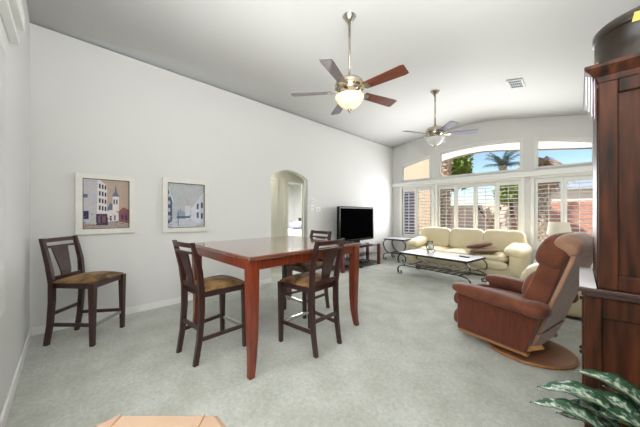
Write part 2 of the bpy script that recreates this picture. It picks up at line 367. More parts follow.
# hallway behind the arch and the bedroom beyond
HX = -1.0
struct('floor_hall', box(-5, 2.0, -.1, 0, 7.5, -.002), 'carpet')
struct('wall_hall', plate([(2.0, 0), (4.09, 0), (4.09, 2.04), (4.62, 2.04), (4.62, 0), (6, 0), (6, 2.5), (2.0, 2.5)], [], HX-.1, HX, 'x'), 'hall')
struct('ceiling_hall', box(-5, 2, 2.5, -.12, 7.5, 2.6), 'hall')
struct('wall_hall_end', box(HX, 4.9, 0, -.12, 5, 2.5), 'hall')
struct('wall_hall_near', box(HX, 2.3, 0, -.12, 2.4, 2.5), 'hall')
struct('wall_bedroom', box(-5, 2, 0, -4.9, 7.5, 2.5), 'wall')
bm = bmesh.new(); bx(bm, -5, 7.4, 0, HX-.1, 7.5, 2.5); bx(bm, -5, 2, 0, HX-.1, 2.1, 2.5); bx(bm, HX-.1, 6, 0, HX, 7.5, 2.5); struct('wall_bedroom_side', bm, 'wall')
bm = plate(rect(3.99, 0, 4.72, 2.13), [rect(4.1, -.1+.1, 4.61, 2.04)], HX, HX+.02, 'x'); struct('trim_2', bm, 'hall')
D = struct_empty('door_1', (HX+.012, 3.2, 0))
put('door_leaf', box(0, -.35, .01, .035, .5, 2.02), 'hall', D, bevel=.003)
put('door_casing', plate(rect(-.44, 0, .59, 2.12), [rect(-.36, 0.0, .51, 2.03)], -.01, .03, 'x'), 'hall', D)
t = thing('bed', 'bed with a pale spread seen through the arched opening', 'bed', (-2.9, 5.9, .0))
put('mattress', pil((0, 0, .45), (.95, .85, .27), 6), 'bedspread', t, smooth=True)
put('base', box(-.9, -.8, 0, .9, .8, .3), 'bedspread', t)
tag(put('pillow', pil((-3.1, 6.25, .86), (.3, .38, .13), 2.6), 'lilac', smooth=True), 'lilac pillow lying on the pale bed beyond the arch', 'pillow')
put('headboard', box(-.9, .86, 0, .9, .92, 1.1), 'espresso', t, bevel=.01)
# switch plates, outlet
def plate_obj(y, z, w_, h_, label, name, cat, toggles=1):
    t = thing(name, label, cat, (0, y, z)); put('cover_plate', box(.001, -w_/2, -h_/2, .008, w_/2, h_/2), 'trim', t, bevel=.002)
    for k in range(toggles):
        dz = 0 if toggles == 1 else (-.02, .02)[k]
        put('toggle' if toggles == 1 else 'socket', box(.008, -.008, dz-.014, .013, .008, dz+.014), 'frame_white' if toggles == 2 else 'grey_plastic', t)
plate_obj(3.98, 1.40, .08, .12, 'white light switch nearest the arched opening', 'light_switch', 'switch')
plate_obj(4.16, 1.36, .15, .10, 'wide white switch plate on the wall between arch switch and television', 'light_switch', 'switch')
plate_obj(3.985, 1.55, .06, .09, 'small white thermostat above the switch beside the arch', 'thermostat', 'thermostat')
plate_obj(1.952, .26, .075, .12, 'white wall outlet low behind the dining table', 'wall_outlet', 'outlet', 2)
# ceiling vent
vt = thing('ceiling_vent', 'white air vent with dark slots in the sloping ceiling', 'vent', (3.3, 5.28, zl(3.3)-.012)); vt.rotation_euler = (0, math.atan(.19), 0)
put('vent_frame', plate(rect(-.1, -.17, .1, .17), [rect(-.08, -.15+.1*0, .08, -.06), rect(-.08, -.045, .08, .045), rect(-.08, .06, .08, .15)], -.008, .008, 'y'), 'trim', vt)
o = vt.children[0]
for v in o.data.vertices: x, y, z = v.co; v.co = (x, z, y)
bm = bmesh.new()
for j in range(3):
    for k in range(6): bx(bm, -.08+.027*k, -.15+.105*j, -.006, -.068+.027*k, -.06+.105*j, .004)
put('vent_slats', bm, 'grey_plastic', vt); put('vent_backing', box(-.085, -.155, .004, .085, .155, .007), 'dark_plastic', vt)

# ------------------------------------------------------------ outside
struct('patio_floor', box(-6, YF+.15, -.15, 14, 11.2, -.03), 'concrete')
struct('yard_ground', box(-14, 11.2, -.2, 26, 40, -.06), 'gravel')
# patio cover: ceiling and arched beam on stucco posts
prof = [(-1.2, 3.15), (9, 3.15), (9, 2.62)]
bt = lambda x: 3.3-.14*max(0, x-1.9)-.12*max(0, 1.6-x)**2
prof = [(9, 4.4)]+[(9-.4*i, bt(9-.4*i)) for i in range(25)]+[(-.6, 4.4)]
pb = struct('patio_beam', plate(prof, [], 9.9, 10.15, 'y'), 'soffit')
struct('patio_side_wall', box(-3.4, 9.6, -.03, .12, 9.85, 4.4), 'stucco')
struct('door_2', box(-.8, 9.585, 0, -.38, 9.6, 2.1), 'slate')
struct('patio_post', box(.0, 9.45, -.03, .27, 9.75, 4.4), 'stucco')
bf = tag(put('block_fence', box(-10, 17, -.06, 22, 17.2, 1.75), 'blockwall'), 'pinkish block garden wall behind the yard', 'wall')
bf2 = tag(put('brick_planter', box(2.3, 13.4, -.06, 12, 13.8, 1.7), 'redbrick'), 'red brick garden wall seen through the right shutters', 'wall')

t = thing('neighbour_house', 'low pale neighbouring house with grey roof beyond the garden wall', 'house', (7, 24, -.06))
put('wall', box(-5, 0, 0, 6, 5, 2.9), 'soffit', t)
bm = bmesh.new(); sections(bm, [[(-5.4, -.5, 2.9), (-5.4, 5.5, 2.9), (-5.4, 2.5, 4.1)], [(6.4, -.5, 2.9), (6.4, 5.5, 2.9), (6.4, 2.5, 4.1)]]); put('roof', bm, 'grey_plastic', t)
def crown(bm, c, r, n, sz, rnd, mi=0, squash=.8):
    for _ in range(n):
        d = Vector((rnd.gauss(0, 1), rnd.gauss(0, 1), rnd.gauss(0, 1))).normalized()*r*(.55+.5*rnd.random()); d.z *= squash
        p = Vector(c)+d; a = Vector((rnd.uniform(-1, 1), rnd.uniform(-1, 1), rnd.uniform(-1, 1))).normalized(); b = a.cross(Vector((rnd.random(), rnd.random(), 1))).normalized(); s = sz*(.6+.8*rnd.random())
        f = bm.faces.new([bm.verts.new(p+a*s), bm.verts.new(p+b*s*.5), bm.verts.new(p-a*s), bm.verts.new(p-b*s*.5)]); f.material_index = mi
def tree(x, y, h_, r, label, leafm, seed, z0=-.06, n=1500, sz=.16, nm='garden_tree'):
    rnd = random.Random(seed); t = thing(nm, label, 'tree', (x, y, z0), 0)
    bm = bmesh.new(); sweep(bm, smoothpath([(0, 0, 0), (.05, 0, h_*.3), (-.05, .05, h_*.6), (0, 0, h_*.85)]), .25, .25, n=8, taper=(1, .4)); put('trunk', bm, 'branch', t)
    bm = bmesh.new()
    for k in range(7):
        crown(bm, (rnd.uniform(-.6, .6)*r, rnd.uniform(-.6, .6)*r, h_-r*.5+rnd.uniform(-.5, .5)*r*.8), r*.6, n//7, sz, rnd)
    put('crown', bm, leafm, t)
tree(-1.3, 14.9, 4.2, 1.6, 'rounded bright green tree under the middle arch window', 'leafgreen', 3, n=3200)
tree(1.7, 15.7, 2.7, .8, 'green bushy tree just behind the block wall', 'leafgreen', 4, n=1600)
tree(-5.5, 20, 3.5, 1.6, 'olive tree standing far behind the palm trunk', 'leafolive', 5, n=1500)
# palms
def palm(x, y, h_, label, r0, fr, seed, fmat, droop, z0=-.06, nfr=22, L=1.3, parts=True, lean=.1):
    rnd = random.Random(seed); t = thing('palm_tree', label, 'tree', (x, y, z0), 0)
    bm = bmesh.new(); sweep(bm, smoothpath([(0, 0, 0), (lean*.3, 0, h_*.4), (lean, 0, h_)]), r0*2, r0*2, n=10, taper=(1.1, .9)); 
    for k in range(int(h_/.12)):                      # leaf boots wrapped round the trunk
        for j in range(6):
            a = 2*PI*(j+.5*(k % 2))/6; z = .06+k*.12; f = z/h_; cx_ = lean*f*f
            p = Vector((cx_+r0*math.cos(a), r0*math.sin(a), z)); d = Vector((math.cos(a)*.5, math.sin(a)*.5, .85)); s = Vector((-math.sin(a), math.cos(a), 0))
            q = [bm.verts.new(v) for v in (p-s*.09, p+s*.09, p+d*.19+s*.03, p+d*.19-s*.03)]; bm.faces.new(q)
    put('trunk', bm, 'bark', t)
    for k in range(nfr):
        a = 2*PI*k/nfr+rnd.random()*.3; el = rnd.uniform(*fr); bm = bmesh.new(); out = Vector((math.cos(a), math.sin(a), 0))
        pts = []; p = Vector((lean, 0, h_-.05)); e = el; n = 8
        for i in range(n+1): pts.append(p.copy()); p = p+(out*math.cos(e)+Vector((0, 0, math.sin(e))))*L/n; e -= droop/n
        sweep(bm, pts, .025, .025, n=4, taper=(1, .3)); side = Vector((-math.sin(a), math.cos(a), 0))
        for i in range(2, n+1):
            for sgn in (-1, 1):
                for m_ in range(3):
                    c = pts[i-1].lerp(pts[i], m_/3); tip = c+side*sgn*(.34*(1-.5*i/n))+(pts[i]-pts[i-1])*1.3+Vector((0, 0, -.12-.1*rnd.random()))
                    dr = (pts[i]-pts[i-1]).normalized()*.022
                    bm.faces.new([bm.verts.new(c-dr), bm.verts.new(c+dr), bm.verts.new(tip)])
        put('frond', bm, fmat, t)
palm(-.1, 11.7, 4.9, 'thick palm trunk with crosshatched leaf boots outside the middle window', .24, (-.2, 1.0), 1, 'deadfrond', 1.6, nfr=16, lean=.1)
palm(.65, 19.5, 4.3, 'distant spiky blue-green palm showing against the sky', .16, (.3, 1.4), 2, 'frond', .8, nfr=20, L=1.2, lean=0)
palm(3.15, 11.7, 3.05, 'short palm with dry tan fronds drooping outside the right window', .12, (-1.1, .8), 3, 'deadfrond', 1.3, nfr=34, L=.95, lean=0)
# forked bare tree
t = thing('forked_trunk', 'bare brown forked tree trunk outside the middle window', 'tree', (1.62, 11.6, .25))
bm = bmesh.new(); sweep(bm, smoothpath([(-.12, 0, 0), (0, 0, .45), (.1, 0, .75), (.34, 0, 1.25)]), .12, .12, n=8, taper=(1, .7)); put('trunk', bm, 'branch', t)
bm = bmesh.new(); sweep(bm, smoothpath([(.18, 0, 0), (.05, 0, .5), (-.1, 0, .8), (-.42, 0, 1.3)]), .1, .1, n=8, taper=(1, .7)); put('branch', bm, 'branch', t)

# ------------------------------------------------------------ dining table
TX, TY = 1.6, 1.955
t = thing('dining_table', 'square counter-height dining table of glossy cherry wood', 'table', (TX, TY, 0))
put('tabletop', box(-.66, -.705, .905, .66, .705, .94), 'tabletop', t, bevel=.012, seg=3)
for (x0, y0, x1, y1) in ((-.60, -.675, .60, -.65), (-.60, .65, .60, .675), (-.625, -.65, -.60, .65), (.60, -.65, .625, .65)):
    put('apron', box(x0, y0, .825, x1, y1, .905), 'cherry_leg', t, bevel=.003)
put('leaf_joint', box(.6, -.004, .826, .628, .004, .904), 'espresso', t)
for sx in (-1, 1):
    for sy in (-1, 1):
        bm = bmesh.new(); secs = []
        for z, o_, s in ((.905, 0, .043), (.6, -.003, .041), (.35, -.006, .037), (.18, -.002, .031), (.07, .008, .026), (0, .018, .023)):
            cx_, cy_ = sx*(.602+o_), sy*(.648+o_); secs.append([(cx_-s, cy_-s, z), (cx_+s, cy_-s, z), (cx_+s, cy_+s, z), (cx_-s, cy_+s, z)])
        sections(bm, secs); put('leg', bm, 'cherry_leg', t, bevel=.004)

# ------------------------------------------------------------ counter chairs
def chair(name, label, group):
    t = thing(name, label, 'chair', (0, 0, 0), 0, group)      # faces local +y
    SZ = .60
    # seat frame
    pts = lambda z, k=0: [(-.165-k, -.2-k, z), (.165+k, -.2-k, z), (.22+k, .215+k, z), (-.22-k, .215+k, z)]
    bm = bmesh.new(); hexa(bm, pts(SZ-.055, -.012), pts(SZ, -.012)); put('seat_frame', bm, 'espresso', t, bevel=.004)
    bm = bmesh.new(); n = 9; grid = []
    for j in range(n):
        row = []
        for i in range(n):
            u, v = -1+2*i/(n-1), -1+2*j/(n-1); wdt = .19+.05*(v+1)/2
            row.append((u*wdt*(1-.05*v*v*(v > 0)), -.2+.44*(v+1)/2-.03*u*u*(v > .5), SZ+.012+.04*(1-abs(u)**4)*(1-abs(v)**4)))
        grid.append(row)
    top = [[bm.verts.new(p) for p in r] for r in grid]; bot = [[bm.verts.new((p[0]*.99, p[1]*.99, SZ)) for p in r] for r in grid]
    for j in range(n-1):
        for i in range(n-1):
            bm.faces.new((top[j][i], top[j][i+1], top[j+1][i+1], top[j+1][i])); bm.faces.new((bot[j][i], bot[j+1][i], bot[j+1][i+1], bot[j][i+1]))
    ed = [(0, i) for i in range(n)]+[(j, n-1) for j in range(1, n)]+[(n-1, i) for i in range(n-2, -1, -1)]+[(j, 0) for j in range(n-2, 0, -1)]
    for k in range(len(ed)):
        a, b = ed[k], ed[(k+1) % len(ed)]; bm.faces.new((top[a[0]][a[1]], bot[a[0]][a[1]], bot[b[0]][b[1]], top[b[0]][b[1]]))
    put('seat', bm, 'suede', t, smooth=True, sub=1)
    for sx in (-1, 1):
        bm = bmesh.new(); secs = []                                    # rear leg and back post in one piece
        for z, y, hx, hy in ((0, -.255, .017, .02), (.2, -.222, .018, .022), (.42, -.205, .019, .024), (.6, -.205, .019, .025), (.78, -.225, .018, .022), (.92, -.258, .017, .02), (1.03, -.287, .016, .016)):
            x = sx*(.165+.012*(z > .7)); secs.append([(x-hx, y-hy, z), (x+hx, y-hy, z), (x+hx, y+hy, z), (x-hx, y+hy, z)])
        sections(bm, secs); put('rear_leg', bm, 'espresso', t, bevel=.004)
        bm = bmesh.new(); secs = []
        for z, s in ((SZ-.003, .027), (.35, .023), (.0, .018)):
            x, y = sx*(.2+.004*(.6-z)), .195; secs.append([(x-s, y-s, z), (x+s, y-s, z), (x+s, y+s, z), (x-s, y+s, z)])
        sections(bm, secs); put('front_leg', bm, 'espresso', t, bevel=.004)
        bm = bmesh.new(); sweep(bm, [(sx*.165, -.215, .2), (sx*.2, .19, .2)], .032, .018, up=Vector((0, 0, 1))); put('side_stretcher', bm, 'espresso', t)
    yb = lambda z: -.205-(z-.6)*.06 if z < .7 else -.211-(z-.7)*.26
    def rail(z0, z1, nm):
        bm = bmesh.new(); secs = []
        for i in range(7):
            x = -.165+.33*i/6; bow = -.012*(1-(x/.165)**2)
            secs.append([(x, yb(z0)-.012+bow, z0), (x, yb(z0)+.010+bow, z0), (x, yb(z1)+.010+bow, z1), (x, yb(z1)-.012+bow, z1)])
        sections(bm, secs); put(nm, bm, 'espresso', t, bevel=.003)
    rail(.985, 1.025, 'top_rail'); rail(.93, .952, 'cross_rail'); rail(.615, .655, 'lower_rail')
    bm = bmesh.new(); secs = []
    for i in range(7):
        z = .65+.285*i/6; hw = .05+.037*i/6; y = yb(z)-.012
        secs.append([(-hw, y-.006, z), (hw, y-.006, z), (hw, y+.006, z), (-hw, y+.006, z)])
    sections(bm, secs); put('splat', bm, 'espresso', t)
    bm = bmesh.new(); bx(bm, -.165, -.232, .28, .165, -.214, .312); put('rear_stretcher', bm, 'espresso', t)
    tag(put('foot_rest', box(-.2, .186, .17, .2, .204, .202), 'steel', t), 'brushed metal foot rest')
    return t
G = 'counter-height dining chairs'
c0 = chair('dining_chair', 'dark wood chair with brown suede seat standing alone in the room corner', G)
c0.location = (.445, .435, 0); c0.rotation_euler = (0, 0, math.radians(49-90))
dup(c0, (1.565, 1.275, 0), math.radians(6), 'dark wood chair at the near left side of the table, back toward the corner chair')
dup(c0, (2.105, 2.0, 0), math.radians(92), 'dark wood chair in the middle foreground, tucked under the table, slatted back to camera')
dup(c0, (1.46, 2.52, 0), math.radians(180), 'dark wood chair on the far side of the table near the arch')

# ------------------------------------------------------------ pictures
def picture(y0, y1, z0, z1, label, kind):
    t = thing('framed_picture', label, 'picture', (0, (y0+y1)/2, (z0+z1)/2), 0, 'framed street scenes')
    hw, hh = (y1-y0)/2, (z1-z0)/2; fw = .062
    put('frame', plate(rect(-hw, -hh, hw, hh), [rect(-hw+fw, -hh+fw, hw-fw, hh-fw)], .001, .04, 'x'), 'frame_white', t, bevel=.004)
    put('inner_edge', plate(rect(-hw+fw-.002, -hh+fw-.002, hw-fw+.002, hh-fw+.002), [rect(-hw+fw+.006, -hh+fw+.006, hw-fw-.006, hh-fw-.006)], .004, .03, 'x'), 'espresso', t)
    iw, ih = hw-fw, hh-fw; bm = bmesh.new(); lay = [0]
    def poly(pts, mi):
        lay[0] += 1; x = .012+.00012*lay[0]
        bm.faces.new([bm.verts.new((x, -iw+2*iw*a, -ih+2*ih*b)) for a, b in pts]).material_index = mi
    R = lambda a0, b0, a1, b1, mi: poly([(a0, b0), (a1, b0), (a1, b1), (a0, b1)], mi)
    rnd = random.Random(5 if kind == 1 else 9)
    R(0, 0, 1, 1, 0)
    if kind == 1:
        R(0, 0, 1, .17, 4)
        poly([(0, .12), (.4, .08), (.4, .9), (.3, 1), (0, 1)], 1); poly([(.28, .07), (.3, 1), (.33, 1), (.5, .88), (.5, .1)], 2)
        for r in range(4):
            for c in range(3): R(.33+.06*c, .38+.145*r-.01*c, .365+.06*c, .47+.145*r-.012*c, 3)
        R(0, .62, .1, .69, 5); R(.02, .2, .12, .36, 3)
        R(.27, .07, .52, .3, 3); R(.31, .12, .36, .26, 6); R(.4, .13, .47, .26, 6)
        poly([(.52, .14), (.75, .16), (.75, .3), (.62, .42), (.5, .34)], 2); R(.56, .16, .6, .26, 3); R(.65, .17, .69, .27, 5)
        poly([(.5, .38), (.72, .38), (.66, .5), (.56, .52)], 5)
        R(.62, .36, .76, .66, 2); R(.64, .5, .67, .6, 3); R(.70, .5, .73, .6, 3); poly([(.60, .66), (.78, .66), (.72, .74), (.69, .92), (.66, .74)], 5)
        poly([(.76, .14), (1, .1), (1, .38), (.86, .44), (.76, .36)], 6); R(.82, .18, .86, .28, 3); R(.91, .16, .95, .3, 3)
        for k in range(26):
            a, b = rnd.random()*.95, rnd.random()*.3; R(a, b, a+.04, b+.012, rnd.choice([1, 3, 5, 6]))
    else:
        R(0, 0, 1, .2, 2); poly([(0, .08), (.12, .16), (.12, .75), (0, .95)], 3); poly([(.0, .9), (.03, .95), (.16, .6), (.14, .55)], 1)
        for r in range(4): R(.02, .2+.16*r, .07, .28+.16*r, 2)
        poly([(.62, .16), (1, .06), (1, .85), (.86, .7), (.62, .42)], 1)
        for a, b in ((.78, .42), (.9, .45), (.78, .22), (.9, .2)): R(a, b, a+.06, b+.13, 3)
        R(.46, .18, .6, .5, 1); poly([(.46, .5), (.53, .72), (.6, .5)], 4); poly([(.24, .2), (.46, .2), (.46, .34), (.34, .42), (.24, .34)], 5)
        R(.24, .22, .6, .26, 3); R(.27, .04, .285, .4, 3)
        for k in range(60):
            a, b = .12+rnd.random()*.55, .3+rnd.random()*.4; R(a, b, a+.03, b+.008, rnd.choice([4, 4, 6, 1]))
        for k in range(24):
            a, b = rnd.random()*.95, rnd.random()*.28; R(a, b, a+.05, b+.012, rnd.choice([1, 3, 5]))
    me = bpy.data.meshes.new('artwork'); bm.to_mesh(me); bm.free()
    pal = ([(188, 168, 152), (196, 192, 196), (226, 220, 216), (58, 58, 92), (172, 158, 148), (110, 118, 150), (140, 88, 92)] if kind == 1
           else [(184, 188, 190), (208, 210, 218), (196, 200, 206), (84, 96, 122), (190, 178, 170), (146, 158, 176), (176, 160, 156)])
    for i, c in enumerate(pal):
        m = bpy.data.materials.get('art_%d_%d' % (kind, i)) or mat('art_%d_%d' % (kind, i), rgb(*c), .7, col2=rgb(*[max(0, v-14) for v in c]), scale=30)
        me.materials.append(m)
    o = bpy.data.objects.new('artwork', me); C.objects.link(o); o.parent = t
picture(.339, .895, 1.027, 1.738, 'white framed street scene with a church steeple above the corner chair', 1)
picture(1.197, 1.813, 1.005, 1.762, 'white framed pale blue-grey street scene between steeple picture and arch', 2)

# ------------------------------------------------------------ television and stand
t = thing('tv_stand', 'low television stand with glass shelves and reddish wood posts', 'tv stand', (.27, 5.17, 0))
for sy in (-1, 1):
    put('post', box(.14, sy*.7-.035, 0, .2, sy*.7+.035, .51), 'rosewood', t, bevel=.004)
    put('post', box(-.2, sy*.7-.035, 0, -.14, sy*.7+.035, .51), 'rosewood', t, bevel=.004)
put('top_shelf', box(-.21, -.665, .49, .19, .665, .50), 'tableglass', t); put('middle_shelf', box(-.19, -.665, .28, .18, .665, .29), 'tableglass', t); put('bottom_shelf', box(-.19, -.665, .07, .19, .665, .085), 'dark_plastic', t)
bm = bmesh.new(); bx(bm, .165, -.665, .475, .185, .665, .49); bx(bm, .165, -.665, .055, .185, .665, .07); put('rail', bm, 'rosewood', t)
put('centre_panel', box(-.17, -.06, .085, -.14, .06, .49), 'dark_plastic', t)
put('foot', box(.1, -.03, 0, .16, .03, .055), 'dark_plastic', t); put('foot', box(-.16, -.03, 0, -.1, .03, .055), 'dark_plastic', t)
t = thing('television', 'large black flat television on the glass stand', 'television', (.27, 5.19, .501))
put('housing', box(-.05, -.67, .12, .03, .67, .93), 'tvblack', t, bevel=.015, seg=3); put('screen', box(.028, -.625, .175, .034, .625, .885), 'screen', t)
put('neck', box(-.03, -.11, .02, .01, .11, .13), 'tvblack', t); put('base', box(-.12, -.28, 0, .14, .28, .02), 'tvblack', t, bevel=.006)
def smallbox(name, label, cat, x0, y0, z0, x1, y1, z1, m): 
    t = thing(name, label, cat, ((x0+x1)/2, (y0+y1)/2, z0)); X, Y, Z = (x1-x0)/2, (y1-y0)/2, z1-z0
    put('case', box(-X, -Y, 0, X, Y, Z), m, t, bevel=.005); put('front_panel', box(X, -Y*.85, Z*.2, X+.003, Y*.85, Z*.6), 'dark_plastic', t)
smallbox('cable_box', 'silver media player on the middle shelf of the stand', 'media player', .12, 4.72, .292, .40, 5.10, .345, 'grey_plastic')
smallbox('receiver', 'silver receiver on the bottom shelf of the television stand', 'receiver', .12, 4.82, .087, .40, 5.08, .2, 'grey_plastic')
smallbox('disc_player', 'thin dark disc player on the bottom shelf farther along', 'disc player', .14, 5.26, .088, .38, 5.58, .13, 'dark_plastic')
tag(put('remote_control', box(.34, 5.52, .501, .39, 5.68, .517), 'dark_plastic', bevel=.005), 'dark remote at the right end of the television stand', 'remote')
t = thing('book', 'green covered book standing upright on the television stand shelf', 'book', (.3, 4.62, .292)); put('cover', box(-.09, -.01, 0, .09, .02, .19), 'leafgreen', t); put('pages', box(-.085, -.006, .004, .091, .016, .186), 'paper', t)

# ------------------------------------------------------------ scrolled iron tables
def scroll_leg(bm, sx, sy, X, Y, H_, sh):
    e = [(-.02, H_), (.035, H_-.03), (.075, H_-.10), (.06, H_-.19), (-.01, sh+.05), (-.10, sh), (-.04, sh-.005), (.03, sh-.03), (.075, sh-.075), (.072, .03), (.035, .008), (.0, .018), (-.008, .045), (.012, .062), (.03, .05)]
    sweep(bm, smoothpath([(sx*(X+a), sy*Y, b) for a, b in e], 5), .036, .013, up=Vector((0, 1, 0)))
def iron_table(name, label, loc, rz, X, Y, H_, sh, slats):
    t = thing(name, label, 'table', loc, rz)
    put('top', box(-X-.01, -Y-.01, H_-.012, X+.01, Y+.01, H_+.008), 'stone', t, bevel=.004)
    bm = bmesh.new(); 
    for a in ((-X-.022, -Y-.022, X+.022, -Y-.01), (-X-.022, Y+.01, X+.022, Y+.022), (-X-.022, -Y-.01, -X-.01, Y+.01), (X+.01, -Y-.01, X+.022, Y+.01)): bx(bm, a[0], a[1], H_-.03, a[2], a[3], H_+.006)
    put('rim', bm, 'iron', t)
    for sx in (-1, 1):
        for sy in (-1, 1): bm = bmesh.new(); scroll_leg(bm, sx, sy, X-.02, Y-.02, H_-.03, sh); put('scroll_leg', bm, 'iron', t)
    bm = bmesh.new()
    for sy in (-1, 1): bx(bm, -X+.1, sy*(Y-.02)-.008, sh-.006, X-.1, sy*(Y-.02)+.008, sh+.006)
    for sx in (-1, 1): bx(bm, sx*(X-.12)-.008, -Y+.02, sh-.006, sx*(X-.12)+.008, Y-.02, sh+.006)
    for k in range(slats): x = (-X+.16)+(2*X-.32)*(k+.5)/slats; bx(bm, x-.035, -Y+.02, sh+.002, x+.035, Y-.02, sh+.009)
    put('lower_shelf', bm, 'iron', t)
    return t
iron_table('coffee_table', 'long scrolled iron coffee table with pale stone top', (2.04, 5.54, 0), math.radians(-8), .665, .36, .455, .19, 7)
iron_table('side_table', 'small scrolled iron side table in the far left corner', (.52, 6.72, 0), math.radians(0), .27, .25, .585, .2, 3)
t = thing('candle_holder', 'glass hurricane candle holder with dark scrolled stand on coffee table', 'candle holder', (1.82, 5.63, .464))
bm = bmesh.new(); lathe(bm, [(.048, .06), (.072, .09), (.078, .13), (.06, .17), (.052, .2), (.066, .235), (.064, .235), (.05, .2), (.058, .17), (.075, .13), (.069, .092), (.046, .063)], seg=24); put('glass_shade', bm, 'vaseglass', t, smooth=True)
bm = bmesh.new(); lathe(bm, [(.0, .062), (.05, .062), (.055, .07), (.05, .08), (0, .08)], seg=20)
for k in range(3):
    a = 2*PI*k/3+.5; ca, sa = math.cos(a), math.sin(a); sweep(bm, smoothpath([(ca*.04, sa*.04, .07), (ca*.085, sa*.085, .06), (ca*.09, sa*.09, .02), (ca*.06, sa*.06, .004), (ca*.05, sa*.05, .02)], 4), .01, .008, up=Vector((0, 0, 1)))
put('stand', bm, 'iron', t)
bm = bmesh.new(); lathe(bm, [(0, .08), (.032, .08), (.033, .15), (.028, .155), (0, .15)], seg=16); put('candle', bm, 'ceramic', t)
t = put('remote_control', box(-.09, -.024, 0, .09, .024, .018), 'dark_plastic', bevel=.006); t.location = (2.5, 5.52, .464); t.rotation_euler = (0, 0, -.3)
tag(t, 'dark remote lying on the coffee table top', 'remote')

# ------------------------------------------------------------ leather sofas
def couch(name, label, loc, rz, W_, n, D_=.95):
    t = thing(name, label, 'sofa', loc, rz)      # faces local -y; origin at floor centre; width along x
    aw = .24; iw = W_/2-aw; y0, y1 = -D_/2, D_/2
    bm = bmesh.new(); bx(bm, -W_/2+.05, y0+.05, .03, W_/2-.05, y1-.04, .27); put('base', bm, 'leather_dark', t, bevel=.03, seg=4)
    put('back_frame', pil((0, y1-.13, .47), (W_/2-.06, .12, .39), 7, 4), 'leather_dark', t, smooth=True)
    for k in range(n):
        x = -iw+2*iw*(k+.5)/n; hw = iw/n
        put('seat_cushion', pil((x, -.08, .385), (hw*1.0, .40, .085), 5, 2.8, puff=.01, seed=k), 'leather', t, smooth=True)
        put('front_roll', pil((x, y0+.07, .26), (hw*1.0, .075, .095), 5, 2.6, seed=k), 'leather', t, smooth=True)
        R_ = Matrix.Rotation(-.18, 3, 'X')
        bw = (W_/2-.1)/n; xb = -(W_/2-.1)+2*bw*(k+.5)
        put('back_cushion', pil((xb, y1-.25, .665), (bw*1.01, .14, .25), 8, 5, nu=44, nv=20, rot=R_, puff=.006, seed=k+9), 'leather', t, smooth=True)
    for s in (-1, 1):
        put('arm', pil((s*(W_/2-.13), -.05, .30), (.125, D_/2-.07, .27), 4, 4, puff=.01), 'leather', t, smooth=True)
        bm = bmesh.new(); pillow(bm, (s*(W_/2-.15), -.10, .55), (.185, .39, .115), 3.2, 2.3, rot=Matrix.Rotation(s*.18, 3, 'Y') @ Matrix.Rotation(.14, 3, 'X'), puff=.03, seed=4); put('arm_pad', bm, 'leather', t, smooth=True)
    bm = bmesh.new()
    for sx in (-1, 1):
        for yy in (y0+.12, y1-.1): bx(bm, sx*(W_/2-.12)-.03, yy-.03, 0, sx*(W_/2-.12)+.03, yy+.03, .04)
    put('feet', bm, 'espresso', t)
    return t
couch('sofa', 'long cream leather three-seat sofa under the shuttered windows', (2.13, 6.72, 0), math.radians(-3), 2.36, 3, 1.0)
couch('loveseat', 'cream leather loveseat along the right wall behind the recliner', (3.97, 5.34, 0), math.radians(-90), 1.62, 2, 1.12)
for (p, s, rz, ry, m, lab) in (((2.50, 6.50, .60), (.24, .17, .055), .3, -.22, 'cushion_brown', 'plain brown throw cushion lying on the right seat of the sofa'),
                              ((2.62, 6.37, .505), (.25, .15, .045), .1, -.1, 'stripe', 'striped taupe cushion under the plain brown one on the sofa')):
    bm = pil((0, 0, 0), s, 3, 2.2); o = put('throw_cushion', bm, m, smooth=True); o.location = p; o.rotation_euler = (0, ry, rz); tag(o, lab, 'cushion')
# lamp in the far right corner
t = thing('corner_table', 'small round table in the far right corner holding the lamp', 'table', (3.73, 6.78, 0))
bm = bmesh.new(); lathe(bm, [(0, .53), (.26, .53), (.27, .545), (.26, .56), (0, .56)], seg=32); put('top', bm, 'espresso', t)
bm = bmesh.new(); lathe(bm, [(.16, 0), (.16, .02), (.04, .05), (.03, .3), (.04, .53)], seg=20); put('pedestal', bm, 'espresso', t)
t = thing('table_lamp', 'table lamp with off-white shade in front of the right shutters', 'lamp', (3.73, 6.78, .561))
bm = bmesh.new(); lathe(bm, [(.075, 0), (.08, .02), (.05, .05), (.085, .13), (.06, .22), (.02, .27), (.012, .36)], seg=24); put('base', bm, 'ceramic', t, smooth=True)
bm = bmesh.new(); secs = [[(r*math.cos(2*PI*i/32), r*math.sin(2*PI*i/32), z) for i in range(32)] for r, z in ((.18, .31), (.14, .55), (.137, .55), (.177, .31))]
sections(bm, secs+[secs[0]], close=False); bmesh.ops.remove_doubles(bm, verts=bm.verts, dist=1e-5); put('lamp_shade', bm, 'shade_white', t, smooth=False)

# ------------------------------------------------------------ recliner (faces local +x)
RA = math.radians(167)
t = thing('recliner', 'brown corduroy swivel recliner seen from behind its left side', 'armchair', (3.52, 3.40, 0), RA)
